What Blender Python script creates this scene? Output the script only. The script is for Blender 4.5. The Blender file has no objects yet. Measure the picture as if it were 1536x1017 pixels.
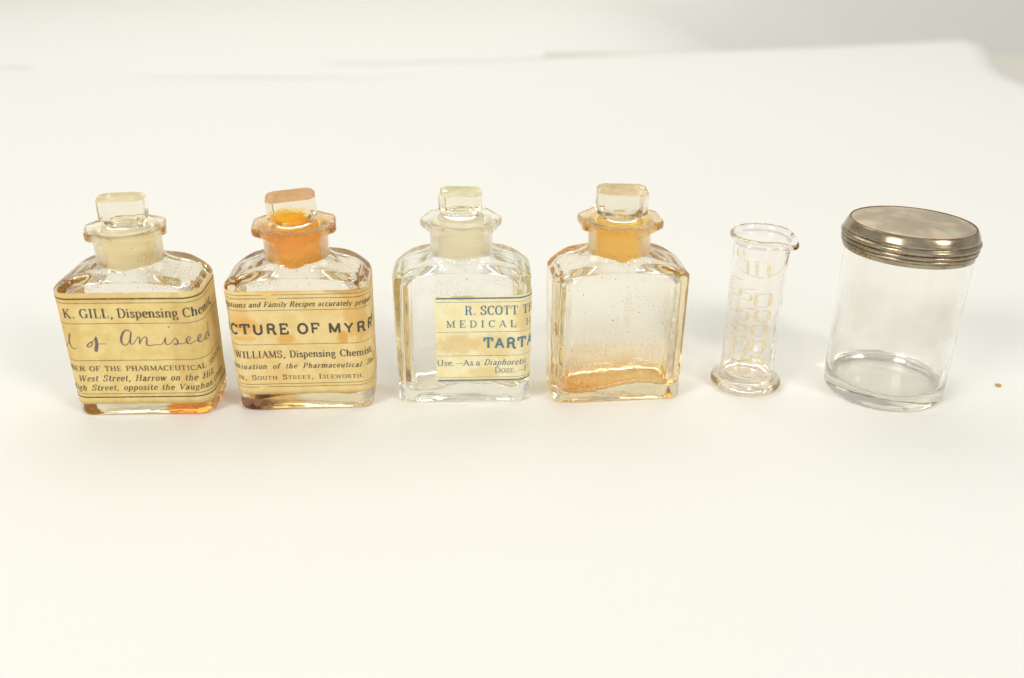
import bpy, bmesh, math, random
from math import sin, cos, pi, radians, atan2, sqrt, hypot
from mathutils import Vector, Matrix, noise
random.seed(7)
S = bpy.context.scene
COL = S.collection
MM = 0.001

# ------------------------------------------------------------------ camera
TH, RO = radians(25.4), radians(0.3)
F = Vector((0, cos(TH), -sin(TH)))
R0, U0 = Vector((1, 0, 0)), Vector((0, sin(TH), cos(TH)))
RR = R0 * cos(RO) + U0 * sin(RO)
UU = U0 * cos(RO) - R0 * sin(RO)
cam_d = bpy.data.cameras.new('camera')
cam = bpy.data.objects.new('camera', cam_d)
COL.objects.link(cam)
m = Matrix((RR, UU, -F)).transposed().to_4x4()
m.translation = Vector((0, -.308, .174))
cam.matrix_world = m
cam_d.sensor_width = 36
cam_d.lens = 36 * 1400 / 1536
cam_d.clip_start = .01
cam_d.clip_end = 50
cam_d.dof.use_dof = True
cam_d.dof.focus_distance = .345
cam_d.dof.aperture_fstop = 7.0
S.camera = cam

# ------------------------------------------------------------------ world, lamps, exposure
W = bpy.data.worlds.new('World')
S.world = W
W.use_nodes = True
bg = W.node_tree.nodes['Background']
bg.inputs[0].default_value = (1, .995, .98, 1)
bg.inputs[1].default_value = .55

def area(name, loc, aim, size, power, col=(1, .985, .96)):
    d = bpy.data.lights.new(name, 'AREA')
    d.shape = 'RECTANGLE'
    d.size, d.size_y = size
    d.energy = power
    d.color = col
    o = bpy.data.objects.new(name, d)
    COL.objects.link(o)
    o.location = loc
    o.rotation_euler = (Vector(aim) - Vector(loc)).to_track_quat('-Z', 'Y').to_euler()
    return o
area('softbox_lamp', (-1.12, -.99, 1.10), (0, .05, 0), (.60, .60), 15.4)
area('softbox_lamp', (1.12, -1.02, 1.16), (0, .05, 0), (.44, .55), 11.9)
area('overhead_fill_light', (-.15, 1.0, 1.40), (-.15, 1.0, 0), (2.2, 1.1), 11.8)  # unseen light added over the back to brighten far paper and backdrop

S.render.engine = 'CYCLES'
cy = S.cycles
cy.max_bounces = 128
cy.transmission_bounces = 128
cy.transparent_max_bounces = 16
cy.glossy_bounces = 128
cy.diffuse_bounces = 12
cy.caustics_reflective = True
cy.caustics_refractive = True
cy.blur_glossy = 0
cy.sample_clamp_indirect = 20
cy.use_denoising = True
try:
    cy.denoiser = 'OPENIMAGEDENOISE'
    cy.denoising_input_passes = 'RGB_ALBEDO_NORMAL'
except Exception:
    pass
vs = S.view_settings
vs.view_transform = 'Standard'
vs.look = 'None'
vs.exposure = 0
vs.gamma = 1
vs.use_curve_mapping = False

# ------------------------------------------------------------------ object helpers
def link(name, me, parent=None, mats=(), smooth=True):
    for mt in mats:
        me.materials.append(mt)
    if smooth:
        me.polygons.foreach_set('use_smooth', [True] * len(me.polygons))
    o = bpy.data.objects.new(name, me)
    COL.objects.link(o)
    if parent:
        o.parent = parent
    return o

def mesh(name, verts, faces, parent=None, mats=(), smooth=True, fmat=None):
    me = bpy.data.meshes.new(name)
    me.from_pydata([(v[0] * MM, v[1] * MM, v[2] * MM) for v in verts], [], faces)
    o = link(name, me, parent, mats, smooth)
    if fmat:
        me.polygons.foreach_set('material_index', fmat)
    me.update()
    return o

def thing(name, label, cat, loc, rz=0, group=None):
    o = bpy.data.objects.new(name, None)
    o.empty_display_size = .01
    COL.objects.link(o)
    o.location = [c * MM for c in loc]
    o.rotation_euler = (0, 0, radians(rz))
    o['label'] = label
    o['category'] = cat
    if group:
        o['group'] = group
    return o

def strip_cap(b, n, flip):
    out = []
    for i in range(n // 2 - 1):
        q = (b + i, b + i + 1, b + n - 2 - i, b + n - 1 - i)
        out.append(tuple(reversed(q)) if flip else q)
    return out

def loft(rings, cap0=None, cap1=None, strip=False):
    """rings: lists of points with equal counts; cap0/cap1: centre points."""
    n = len(rings[0])
    V = [p for r in rings for p in r]
    Fc = []
    for k in range(len(rings) - 1):
        for i in range(n):
            j = (i + 1) % n
            Fc.append((k * n + i, k * n + j, (k + 1) * n + j, (k + 1) * n + i))
    if strip:
        return V, Fc + strip_cap(0, n, True) + strip_cap((len(rings) - 1) * n, n, False)
    if cap0 is not None:
        c = len(V); V.append(cap0)
        for i in range(n):
            Fc.append((c, (i + 1) % n, i))
    if cap1 is not None:
        c = len(V); V.append(cap1)
        b = (len(rings) - 1) * n
        for i in range(n):
            Fc.append((c, b + i, b + (i + 1) % n))
    return V, Fc

def circle(R, z, n=96, cx=0, cy=0):
    return [(cx + R * cos(2 * pi * i / n), cy + R * sin(2 * pi * i / n), z) for i in range(n)]

def lathe(prof, n=96):
    """closed when the profile starts and ends on the axis (R = 0)"""
    c0 = (0, 0, prof[0][1]) if prof[0][0] == 0 else None
    c1 = (0, 0, prof[-1][1]) if prof[-1][0] == 0 else None
    rr = prof[(1 if c0 else 0):(len(prof) - (1 if c1 else 0))]
    return loft([circle(r, z, n) for r, z in rr], c0, c1)

def spline(P, n=8):
    """Catmull-Rom through P"""
    Q = [P[0]] + list(P) + [P[-1]]
    out = []
    for i in range(1, len(Q) - 2):
        a, b, c, d = Q[i - 1], Q[i], Q[i + 1], Q[i + 2]
        for k in range(n):
            t = k / n
            out.append(tuple(.5 * (2 * b[q] + (c[q] - a[q]) * t + (2 * a[q] - 5 * b[q] + 4 * c[q] - d[q]) * t * t
                                   + (3 * b[q] - a[q] - 3 * c[q] + d[q]) * t ** 3) for q in range(len(b))))
    out.append(tuple(P[-1]))
    return out

def sm(a, b, x):
    t = min(1, max(0, (x - a) / (b - a)))
    return t * t * (3 - 2 * t)

# ------------------------------------------------------------------ material helpers
class NT:
    def __init__(s, name):
        s.m = bpy.data.materials.new(name)
        s.m.use_nodes = True
        s.t = s.m.node_tree
        s.t.nodes.clear()
        s.out = s.n('ShaderNodeOutputMaterial')
        tc = s.n('ShaderNodeTexCoord')
        mp = s.n('ShaderNodeMapping')
        mp.inputs['Scale'].default_value = (1000, 1000, 1000)
        s.l(tc.outputs['Object'], mp.inputs['Vector'])
        s.co = mp.outputs[0]           # object space, in millimetres
    def n(s, t, **k):
        nd = s.t.nodes.new(t)
        for a, b in k.items():
            setattr(nd, a, b)
        return nd
    def l(s, a, b):
        s.t.links.new(a, b)
    def val(s, sock, v):
        if hasattr(v, 'is_output') or isinstance(v, bpy.types.NodeSocket):
            s.l(v, sock)
        else:
            sock.default_value = v
    def noise(s, scale, detail=3, rough=.55, co=None, off=(0, 0, 0), stretch=(1, 1, 1), dist=0):
        mp = s.n('ShaderNodeMapping')
        mp.inputs['Location'].default_value = off
        mp.inputs['Scale'].default_value = stretch
        s.l(co or s.co, mp.inputs['Vector'])
        nz = s.n('ShaderNodeTexNoise')
        nz.inputs['Scale'].default_value = scale
        nz.inputs['Detail'].default_value = detail
        nz.inputs['Roughness'].default_value = rough
        nz.inputs['Distortion'].default_value = dist
        s.l(mp.outputs[0], nz.inputs['Vector'])
        return nz.outputs[0]
    def ramp(s, x, a, b, lo=0., hi=1.):
        r = s.n('ShaderNodeMapRange', interpolation_type='SMOOTHSTEP')
        s.val(r.inputs[0], x)
        for i, v in zip((1, 2, 3, 4), (a, b, lo, hi)):
            r.inputs[i].default_value = v
        return r.outputs[0]
    def math(s, op, a, b=0., clamp=False):
        r = s.n('ShaderNodeMath', operation=op)
        r.use_clamp = clamp
        s.val(r.inputs[0], a)
        s.val(r.inputs[1], b)
        return r.outputs[0]
    def mix(s, f, a, b):
        r = s.n('ShaderNodeMix', data_type='RGBA')
        s.val(r.inputs[0], f)
        s.val(r.inputs[6], a if not isinstance(a, tuple) else (*a[:3], 1))
        s.val(r.inputs[7], b if not isinstance(b, tuple) else (*b[:3], 1))
        return r.outputs[2]
    def mixs(s, f, a, b):
        r = s.n('ShaderNodeMixShader')
        s.val(r.inputs[0], f)
        s.l(a, r.inputs[1]); s.l(b, r.inputs[2])
        return r.outputs[0]
    def sep(s):
        r = s.n('ShaderNodeSeparateXYZ')
        s.l(s.co, r.inputs[0])
        return r.outputs
    def spot(s, c, rad, amp=.35, nscale=.25, edge=.25):
        """soft-edged blotch mask round c (mm) with radii rad and a ragged outline"""
        mp = s.n('ShaderNodeMapping', vector_type='TEXTURE')
        mp.inputs['Location'].default_value = c
        mp.inputs['Scale'].default_value = rad
        s.l(s.co, mp.inputs['Vector'])
        ln = s.n('ShaderNodeVectorMath', operation='LENGTH')
        s.l(mp.outputs[0], ln.inputs[0])
        nz = s.noise(nscale, 4, .6, off=(c[0] * 3.1, c[2], 5))
        d = s.math('ADD', ln.outputs['Value'], s.math('MULTIPLY', s.math('SUBTRACT', nz, .5), amp * 2.5))
        return s.ramp(d, 1 + edge, 1 - edge)
    def bsdf(s, **k):
        p = s.n('ShaderNodeBsdfPrincipled')
        for a, v in k.items():
            key = a.replace('_', ' ')
            for cand in (key, key.title(), key.title().replace('Ior', 'IOR')):
                if cand in p.inputs:
                    if isinstance(v, tuple):
                        v = (*v[:3], 1)
                    s.val(p.inputs[cand], v)
                    break
        return p
    def bump(s, h, strength, dist):
        b = s.n('ShaderNodeBump')
        b.inputs['Strength'].default_value = strength
        b.inputs['Distance'].default_value = dist
        s.l(h, b.inputs['Height'])
        return b.outputs[0]
    def done(s, sh):
        s.l(sh, s.out.inputs['Surface'])
        return s.m

def diffuse(name, col, rough=.8):
    t = NT(name)
    return t.done(t.bsdf(base_color=col, roughness=rough).outputs[0])

def glass_layer(t, tint=(.99, .985, .96), films=(), specks=.0, speck_col=(.30, .13, .03), dirt=(), rough=0.0, wav=.0, seed=0, haze=(), ground=None):
    """one skin of a glass wall. films: (centre, radii, colour) tinted transparent residue; dirt: dull crust; haze: pale bloom;
    ground: (colour, share) frosted by grinding"""
    col = tint
    for c, r, fc, *rest in films:
        f = t.spot(c, r, *(rest or ()))
        col = t.mix(f, col, fc)
    g = t.n('ShaderNodeBsdfPrincipled')
    g.inputs['Transmission Weight'].default_value = 1
    g.inputs['IOR'].default_value = 1.5
    g.inputs['Roughness'].default_value = rough
    t.val(g.inputs['Base Color'], col if not isinstance(col, tuple) else (*col, 1))
    if wav:
        h = t.noise(.13, 2, .5, off=(seed, 0, 0))
        t.l(t.bump(h, wav, .0012), g.inputs['Normal'])
    sh = g.outputs[0]
    def crust(c, tf=.5):
        d = t.n('ShaderNodeBsdfDiffuse'); d.inputs[0].default_value = (*c, 1)
        tr = t.n('ShaderNodeBsdfTranslucent'); tr.inputs[0].default_value = (*c, 1)
        return t.mixs(tf, d.outputs[0], tr.outputs[0])
    if ground:
        gc, amt = ground
        g.inputs['Roughness'].default_value = .3
        g.inputs['Base Color'].default_value = (*[1 - (1 - x) * .8 for x in gc], 1)
        cg = t.mix(t.ramp(t.noise(.5, 4, .6, stretch=(.12, .12, 2.0)), .42, .62), gc, (gc[0] * .93, gc[1] * .76, gc[2] * .55))
        dg = t.n('ShaderNodeBsdfDiffuse'); t.l(cg, dg.inputs[0])
        tg = t.n('ShaderNodeBsdfTranslucent'); t.l(cg, tg.inputs[0])
        sh = t.mixs(amt, sh, t.mixs(.5, dg.outputs[0], tg.outputs[0]))
    for c, r, amt, dc in dirt:
        f = t.spot(c, r, .5, .3, .5)
        fine = t.ramp(t.noise(2.6, 5, .7, off=(seed, c[0], 0)), .46, .62)
        sh = t.mixs(t.math('MULTIPLY', t.math('MULTIPLY', f, fine), amt), sh, crust(dc))
    for c, r, amt, hc, *ragged in haze:
        f = t.spot(c, r, *(ragged or (.25, .09, 1.0)))
        cl = t.ramp(t.noise(.10, 3, .5, off=(seed, c[0], 2)), .25, .75, .5, 1)
        sh = t.mixs(t.math('MULTIPLY', t.math('MULTIPLY', f, cl), amt), sh, crust(hc, .35))
    if specks:
        vo = t.n('ShaderNodeTexVoronoi')
        vo.inputs['Scale'].default_value = .62
        vo.inputs['Randomness'].default_value = 1
        t.l(t.co, vo.inputs['Vector'])
        rnd_ = t.n('ShaderNodeSeparateColor')
        t.l(vo.outputs['Color'], rnd_.inputs[0])
        size = t.ramp(rnd_.outputs[0], 1 - specks * 14, 1.0, 0, .14)
        a = t.ramp(t.math('SUBTRACT', vo.outputs['Distance'], size), .015, -.02)
        b = t.ramp(t.noise(.10, 3, .5, off=(seed, 9, 1)), .34, .52)
        sh = t.mixs(t.math('MULTIPLY', a, b), sh, crust(speck_col))
    return sh

def absorb(t, dens=20, col=(.78, .615, .06)):
    va = t.n('ShaderNodeVolumeAbsorption')
    va.inputs['Color'].default_value = (*col, 1)
    va.inputs['Density'].default_value = dens
    t.l(va.outputs[0], t.out.inputs['Volume'])

def glass(name, tint=(.99, .985, .96), dens=20, col=(.78, .615, .06), **k):
    t = NT(name)
    absorb(t, dens, col)
    return t.done(glass_layer(t, tint, **k))

def vessel_glass(name, outer, inner, bore=None, dens=20, col=(.78, .615, .06)):
    """the one glass of a hollow vessel; the face attribute zone tells outside (0), inside (1) and ground neck (2) apart"""
    t = NT(name)
    at = t.n('ShaderNodeAttribute', attribute_name='zone')
    z = at.outputs['Fac']
    sh = t.mixs(t.math('GREATER_THAN', z, .5), glass_layer(t, **outer), glass_layer(t, **inner))
    if bore:
        sh = t.mixs(t.math('GREATER_THAN', z, 1.5), sh, glass_layer(t, (1, 1, 1), ground=bore))
    absorb(t, dens, col)
    return t.done(sh)

def rounded(o, lv=2):
    md = o.modifiers.new('rounding', 'SUBSURF')
    md.levels = md.render_levels = lv
    return o

def zones(o, fz, lv=2):
    a_ = o.data.attributes.new('zone', 'FLOAT', 'FACE')
    a_.data.foreach_set('value', [float(x) for x in fz])
    return rounded(o, lv)

def frosted(name, col, col2, band=.5, trans=.3):
    t = NT(name)
    nz = t.noise(.5, 4, .6, stretch=(.25, .25, 2.2))
    big = t.noise(.16, 2, .5)
    c = t.mix(t.ramp(nz, .38, .66), col, col2)
    c = t.mix(t.ramp(big, .58, .74, 0, band), c, tuple(x * .55 for x in col2))
    d = t.n('ShaderNodeBsdfDiffuse'); t.l(c, d.inputs[0])
    tr = t.n('ShaderNodeBsdfTranslucent'); t.l(c, tr.inputs[0])
    base = t.mixs(.55, d.outputs[0], tr.outputs[0])
    g = t.n('ShaderNodeBsdfPrincipled')
    g.inputs['Transmission Weight'].default_value = 1
    g.inputs['IOR'].default_value = 1.5
    g.inputs['Roughness'].default_value = .35
    t.l(c, g.inputs['Base Color'])
    return t.done(t.mixs(trans, base, g.outputs[0]))

def paper_label(name, c1, c2, spots=(), edge=None):
    t = NT(name)
    c = t.mix(t.ramp(t.noise(.16, 4, .55), .35, .7), c1, c2)
    c = t.mix(t.ramp(t.noise(1.1, 4, .7), .45, .8, 0, .35), c, tuple(x * .8 for x in c2))
    for sc, sr, sk, amt in spots:
        f = t.spot(sc, sr, .5, .35, .3)
        c = t.mix(t.math('MULTIPLY', f, amt), c, sk)
    # fox marks
    f = t.ramp(t.noise(.8, 2, .5, off=(4, 4, 4)), .72, .78, 0, .5)
    c = t.mix(f, c, (.30, .14, .035))
    h = t.noise(3., 4, .7)
    p = t.bsdf(base_color=c, roughness=.75)
    t.l(t.bump(h, .25, .0001), p.inputs['Normal'])
    return t.done(p.outputs[0])

def ink(name, col, pale, wear=.5):
    t = NT(name)
    c = t.mix(t.ramp(t.noise(2.6, 3, .65), .48, .75, 0, wear), col, pale)
    return t.done(t.bsdf(base_color=c, roughness=.7).outputs[0])

# ------------------------------------------------------------------ setting: paper sheet on a table, backdrop behind
t = NT('white_paper')
spk = t.ramp(t.noise(.55, 2, .5), .79, .815, 0, .35)
pc = t.mix(spk, (.78, .77, .71), (.38, .30, .16))
p = t.bsdf(base_color=pc, roughness=.7)
t.l(t.bump(t.noise(.9, 4, .6), .12, .0002), p.inputs['Normal'])
M_paper = t.done(p.outputs[0])
M_backdrop = diffuse('backdrop_paper', (.785, .775, .715))
M_table = diffuse('table_laminate', (.60, .585, .50), .6)

def paper_sheet():
    # outline in mm: far edge runs aslant, right edge swings in and curls at the corner
    far = lambda x: 812 + x * (.34 if x > 0 else .098)
    nx, ny = 64, 60
    def right(y):
        return 536 + 92 * sm(690, 1040, y) + 60 * sm(660, 300, y)
    V, Fc = [], []
    for j in range(ny + 1):
        for i in range(nx + 1):
            u, v = i / nx, j / ny
            xr = 470
            x0 = -1100 + u * 1728
            yf = far(x0)
            y = -520 + v * (yf + 520)
            x = -1100 + u * (1100 + right(y))
            z = -.05
            d = max(0, sm(620, 1050, y))
            z += .0
            z += .0 if y < 80 else .8 * sm(80, 300, y) * sin(x * .006 + y * .009)
            V.append((x, y, z))
    for j in range(ny):
        for i in range(nx):
            a = j * (nx + 1) + i
            Fc.append((a, a + 1, a + nx + 2, a + nx + 1))
    o = mesh('paper_sheet', V, Fc, None, [M_paper])
    md = o.modifiers.new('thickness', 'SOLIDIFY')
    md.thickness = .0003
    md.offset = -1
    o['kind'] = 'structure'
paper_sheet()

o = mesh('table', [(-1900, -900, -2.5), (680, -900, -2.5), (680, 900, -2.5), (-1900, 900, -2.5), (-1900, -900, -30), (680, -900, -30), (680, 900, -30), (-1900, 900, -30)], [(0, 1, 2, 3), (7, 6, 5, 4), (0, 4, 5, 1), (1, 5, 6, 2), (2, 6, 7, 3), (3, 7, 4, 0)], None, [M_table], False)
o['kind'] = 'structure'

def backdrop():
    # white sheet: lies behind the first one, then sweeps up
    prof = [(700, -.4), (900, -.4), (1100, -.4), (1300, -.4), (1500, -.4), (1700, -.4)]
    for k in range(1, 13):
        a = k / 12 * pi / 2
        prof.append((1700 + 250 * sin(a), -.4 + 250 * (1 - cos(a))))
    prof += [(1950, 700), (1950, 1300)]
    n = 80
    V, Fc = [], []
    for i in range(n + 1):
        for (y, z) in prof:
            x = -1900 + i / n * 3400
            e = max(0, x - 20 - .12 * (y - 1100))  # right side droops, shaped to turn from the lamps and darken gradually
            V.append((x, y, z - .0009 * e * e if e < 500 else z - 225 - .9 * (e - 500)))
    k = len(prof)
    for i in range(n):
        for j in range(k - 1):
            Fc.append((i * k + j, (i + 1) * k + j, (i + 1) * k + j + 1, i * k + j + 1))
    o = mesh('backdrop', V, Fc, None, [M_backdrop])
    o['kind'] = 'structure'
backdrop()

# ------------------------------------------------------------------ bottle geometry (mm)
def rrect_param(a, b, r, ns=28, nf=52, nc=20):
    """points of a rounded rectangle, counter-clockwise, from the middle of the right side"""
    P = []
    def seg(p, q, n):
        for k in range(n):
            P.append((p[0] + (q[0] - p[0]) * k / n, p[1] + (q[1] - p[1]) * k / n))
    def arc(cx, cy, a0):
        for k in range(nc):
            t = a0 + (pi / 2) * k / nc
            P.append((cx + r * cos(t), cy + r * sin(t)))
    seg((a, -(b - r)), (a, b - r), ns); arc(a - r, b - r, 0)
    seg((a - r, b), (-(a - r), b), nf); arc(-(a - r), b - r, pi / 2)
    seg((-a, b - r), (-a, -(b - r)), ns); arc(-(a - r), -(b - r), pi)
    seg((-(a - r), -b), (a - r, -b), nf); arc(a - r, -(b - r), 3 * pi / 2)
    return P

A, B, RC = 25.3, 12.9, 5.8
BASE = rrect_param(A, B, RC)
ANG = [atan2(y / B * .86, x / A) for x, y in BASE]
def rr(a, b, r, z):
    return [(x, y, z) for x, y in rrect_param(a, b, r)]
def circ(R, z):
    return [(R * cos(t), R * sin(t), z) for t in ANG]
def octa(ap, z, rot=0, rnd=.0):
    out = []
    for t in ANG:
        q = ((t - rot + pi / 8) % (pi / 4)) - pi / 8
        r = min(ap / cos(q), ap * (1.082 - rnd))
        out.append((r * cos(t), r * sin(t), z))
    return out
def blend(P, Q, t, z):
    return [(p[0] + (q[0] - p[0]) * t, p[1] + (q[1] - p[1]) * t, z) for p, q in zip(P, Q)]

def bottle_body(parent, seed, m_glass, bump, lip_rot=.2, lip_ap=14.5):
    rnd = random.Random(seed)
    R = []
    # underside, slightly arched along the front edge
    def foot(P, w):
        return [(x, y, z + w * .75 * max(0, 1 - (x / 17) ** 2)) for x, y, z in P]
    for f, z in ((.06, .9), (.35, .85), (.62, .7), (.82, .4)):
        R.append(foot([(x * f, y * f, z) for x, y, z in rr(A, B, RC, z)], .4))
    for k in range(7):
        t = k / 6 * pi / 2
        ins = 1.1 * (1 - sin(t))
        R.append(foot(rr(A - .5 - ins, B - .3 - ins, RC - .4, 1.5 * (1 - cos(t))), .9 * (1 - k / 6)))
    for k in range(1, 9):
        z = 2 + (49.2 - 2) * k / 8
        R.append(rr(A - .5 + .5 * k / 8, B - .3 + .3 * k / 8, RC, z))
    # shoulder: broad roll at the sides, tight roll front and back, arched along its length
    def ztop(x):
        return 56.0 - 4.6 * (abs(x) / A) ** 3
    base0 = R[-1]
    for k in range(1, 11):
        t = k / 10 * radians(80)
        ring = rr(A - 6.6 * (1 - cos(t)), B - 1.5 * (1 - cos(t)), RC - .9 * k / 10, 0)
        z0 = base0[0][2]
        R.append([(x, y, z0 + (max(ztop(x), 51.2) - z0) * sin(t)) for x, y, _ in ring])
    top = R[-1]
    neck = circ(11.6, 0)
    for k in range(1, 9):
        t = k / 8
        R.append([(p[0], p[1], q[2] + (57.0 - q[2]) * (.55 * t + .45 * t ** 3)) for p, q in zip(blend(top, neck, t, 0), top)])
    for r, z in ((11.45, 57.2), (11.35, 58.0), (11.35, 60), (11.4, 63), (11.55, 65.4), (12.0, 66.2)):
        R.append(circ(r, z))
    for ap, z in ((13.4, 66.6), (lip_ap - .2, 66.7), (lip_ap, 67.0), (lip_ap, 69.0), (lip_ap - .25, 69.35), (lip_ap - .6, 69.5)):
        R.append(octa(ap, z, lip_rot, .02))
    R.append(blend(octa(lip_ap - .6, 0, lip_rot), circ(11.2, 0), .6, 69.4))
    n_out = len(R)
    # inside
    for r, z in ((11.0, 69.1), (9.8, 68.7), (9.2, 68.1), (8.95, 66.8), (8.7, 63.5), (8.4, 59.5), (8.3, 57.0), (8.5, 55.8), (9.2, 54.8)):
        R.append(circ(r, z))
    ia, ib, ir = A - 3.9, B - 2.6, 4.2
    mouth = R[-1]
    inner_top = rr(ia - 3.2, ib - 1.0, ir - .6, 0)
    for k in range(1, 6):
        t = k / 5
        R.append([(p[0], p[1], 54.8 + (51.9 - 3.2 * (abs(p[0]) / A) ** 2 - 54.8) * (1 - (1 - t) ** 2)) for p in blend(mouth, inner_top, t, 0)])
    for k in range(1, 7):
        t = k / 6 * pi / 2
        R.append([(p[0], p[1], 46.5 + (51.9 - 3.2 * (abs(p[0]) / A) ** 2 - 46.5) * cos(t)) for p in rr(ia - 3.2 * (1 - sin(t)), ib - 1.0 * (1 - sin(t)), ir, 0)])
    for k in range(1, 12):
        R.append(rr(ia, ib, ir, 46.5 + (9.5 - 46.5) * k / 11))
    for k in range(1, 7):
        t = k / 6 * pi / 2
        ins = 4.0 * (1 - cos(t))
        R.append(rr(ia - ins, ib - ins, ir - .5 * k / 6, 9.5 - 5.0 * sin(t)))
    last = R[-1]
    for f in (.8, .55, .3, .08):
        R.append([(x * f, y * f, z) for x, y, z in last])
    # unevenness of old moulded glass
    off = Vector((seed * 7.3, seed * 1.7, 0))
    for q in range(n_out + 9, len(R)):
        new = []
        for x, y, z in R[q]:
            nv = noise.noise_vector(Vector((x, y, z)) * .055 + off)
            n2 = noise.noise_vector(Vector((x, y, z)) * .17 + off)
            w = sm(56, 50, z)
            x2, y2 = x + w * (.50 * nv.x + .08 * n2.x), y + w * (.32 * nv.y + .06 * n2.y)
            wz = sm(24, 5, z)
            new.append((x2, y2, z + wz * (bump(x, y) + .8 * nv.z + .08 * n2.z)))
        R[q] = new
    for q in range(11, n_out - 17):
        new = []
        for x, y, z in R[q]:
            nv = noise.noise_vector(Vector((x, y, z)) * .05 - off)
            w = sm(2, 9, z) * sm(57, 50, z)
            new.append((x + w * .12 * nv.x, y + w * .07 * nv.y, z))
        R[q] = new
    V, Fc = loft(R, strip=True)
    n = len(BASE)
    fm = [(0 if k // n < n_out else (2 if k // n < n_out + 7 else 1)) for k in range((len(R) - 1) * n)] + [0] * (n // 2 - 1) + [1] * (n // 2 - 1)
    return zones(mesh('glass_body', V, Fc, parent, [m_glass], True), fm, 1)

def chamfer_slab(w, d, c, z, rnd=0.):
    """8-cornered plan as a 64 point ring"""
    P = [(w, -d + c), (w, d - c), (w - c, d), (-w + c, d), (-w, d - c), (-w, -d + c), (-w + c, -d), (w - c, -d)]
    out = []
    for i in range(8):
        p, q = P[i], P[(i + 1) % 8]
        for k in range(8):
            u = k / 8
            out.append((p[0] + (q[0] - p[0]) * u, p[1] + (q[1] - p[1]) * u, z))
    return out

def stopper(parent, m_glass, m_plug, m_top, yaw=0, tilt=(0, 0), lift=0, w=9.3, d=6.0, h=10.6, soft=0., top_bevel=1.0, seed=1):
    """a slab-shaped glass grip on a ground plug"""
    e = bpy.data.objects.new('stopper', None)
    e.empty_display_size = .005
    COL.objects.link(e)
    e.parent = parent
    e.location = (0, 0, (68.7 + lift) * MM)
    e.rotation_euler = (radians(tilt[0]), radians(tilt[1]), radians(yaw))
    base = chamfer_slab(w, d, 1.9, 0)
    ang = [atan2(y / d * .8, x / w) for x, y, _ in base]
    def c(R, z):
        return [(R * cos(t), R * sin(t), z) for t in ang]
    def mixr(P, Q, t, z):
        return [(p[0] + (q[0] - p[0]) * t, p[1] + (q[1] - p[1]) * t, z) for p, q in zip(P, Q)]
    full = chamfer_slab(w, d, 2.3, 0)
    rings = [c(6.4, .15), c(6.3, .35), c(5.9, .7)]
    lowr = mixr(full, c(6.6, 0), .8, 0)
    rings.append(mixr(full, c(5.9, 0), .75, 1.0))
    for t, z in (((.42, 1.5), (.16, 2.3), (.04, 3.0), (0.0, 3.6)) if soft > .2 else ((.5, 1.6), (.25, 2.2), (.0, 2.9))):
        rings.append(mixr(full, c(6.2, 0), t * (1 + soft), z))
    zt = h + .4
    rings.append([(x, y, zt - 2.4) for x, y, _ in full])
    rings.append([(x, y, zt - 1.25 - soft) for x, y, _ in full])
    rings.append([(x * (1 - .06 * top_bevel), y * (1 - .17 * top_bevel), zt - .15) for x, y, _ in full])
    n_top = len(rings) - 2
    rings.append([(x * (1 - .09 * top_bevel), y * (1 - .22 * top_bevel), zt) for x, y, _ in full])
    rings.append([(x * .4, y * .3, zt + .05) for x, y, _ in full])
    V, Fc = loft(rings, (0, 0, .12), (0, 0, zt + .05))
    n = len(full)
    fm = [1 if k // n >= n_top else 0 for k in range((len(rings) - 1) * n)] + [0] * n + [1] * n
    o = mesh('stopper_grip', V, Fc, e, [m_glass, m_top], False, fm)
    md = o.modifiers.new('soft_edges', 'BEVEL')
    md.width = .00028
    md.segments = 2
    md.limit_method = 'ANGLE'
    md.angle_limit = radians(22)
    pl = [(0, -12.0 - 2), (7.0, -12.0 - 2), (7.55, -11.6 - 2), (7.7, -9), (8.05, -4), (8.3, -1.2), (8.25, -.5), (7.6, -.15), (6.3, .02), (0, .03)]
    V, Fc = lathe(pl, 72)
    mesh('stopper_plug', V, Fc, e, [m_plug])
    return e

# ------------------------------------------------------------------ label surface: (s, z) on the bottle wall
def wall(s, z, off):
    k = min(1, max(0, (z - 2) / 47.2))
    a, b, r = A - .5 + .5 * k + off, B - .3 + .3 * k + off, RC + off
    fl = a - r
    sg = 1 if s >= 0 else -1
    u = abs(s)
    if u <= fl:
        return (sg * u, -b, z)
    u -= fl
    if u <= r * pi / 2:
        t = u / r
        return (sg * (fl + r * sin(t)), -(b - r) - r * cos(t), z)
    u -= r * pi / 2
    if u <= 2 * (b - r):
        return (sg * a, -(b - r) + u, z)
    t = min(pi / 2, (u - 2 * (b - r)) / r)
    return (sg * (a - r + r * cos(t)), (b - r) + r * sin(t), z)

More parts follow.
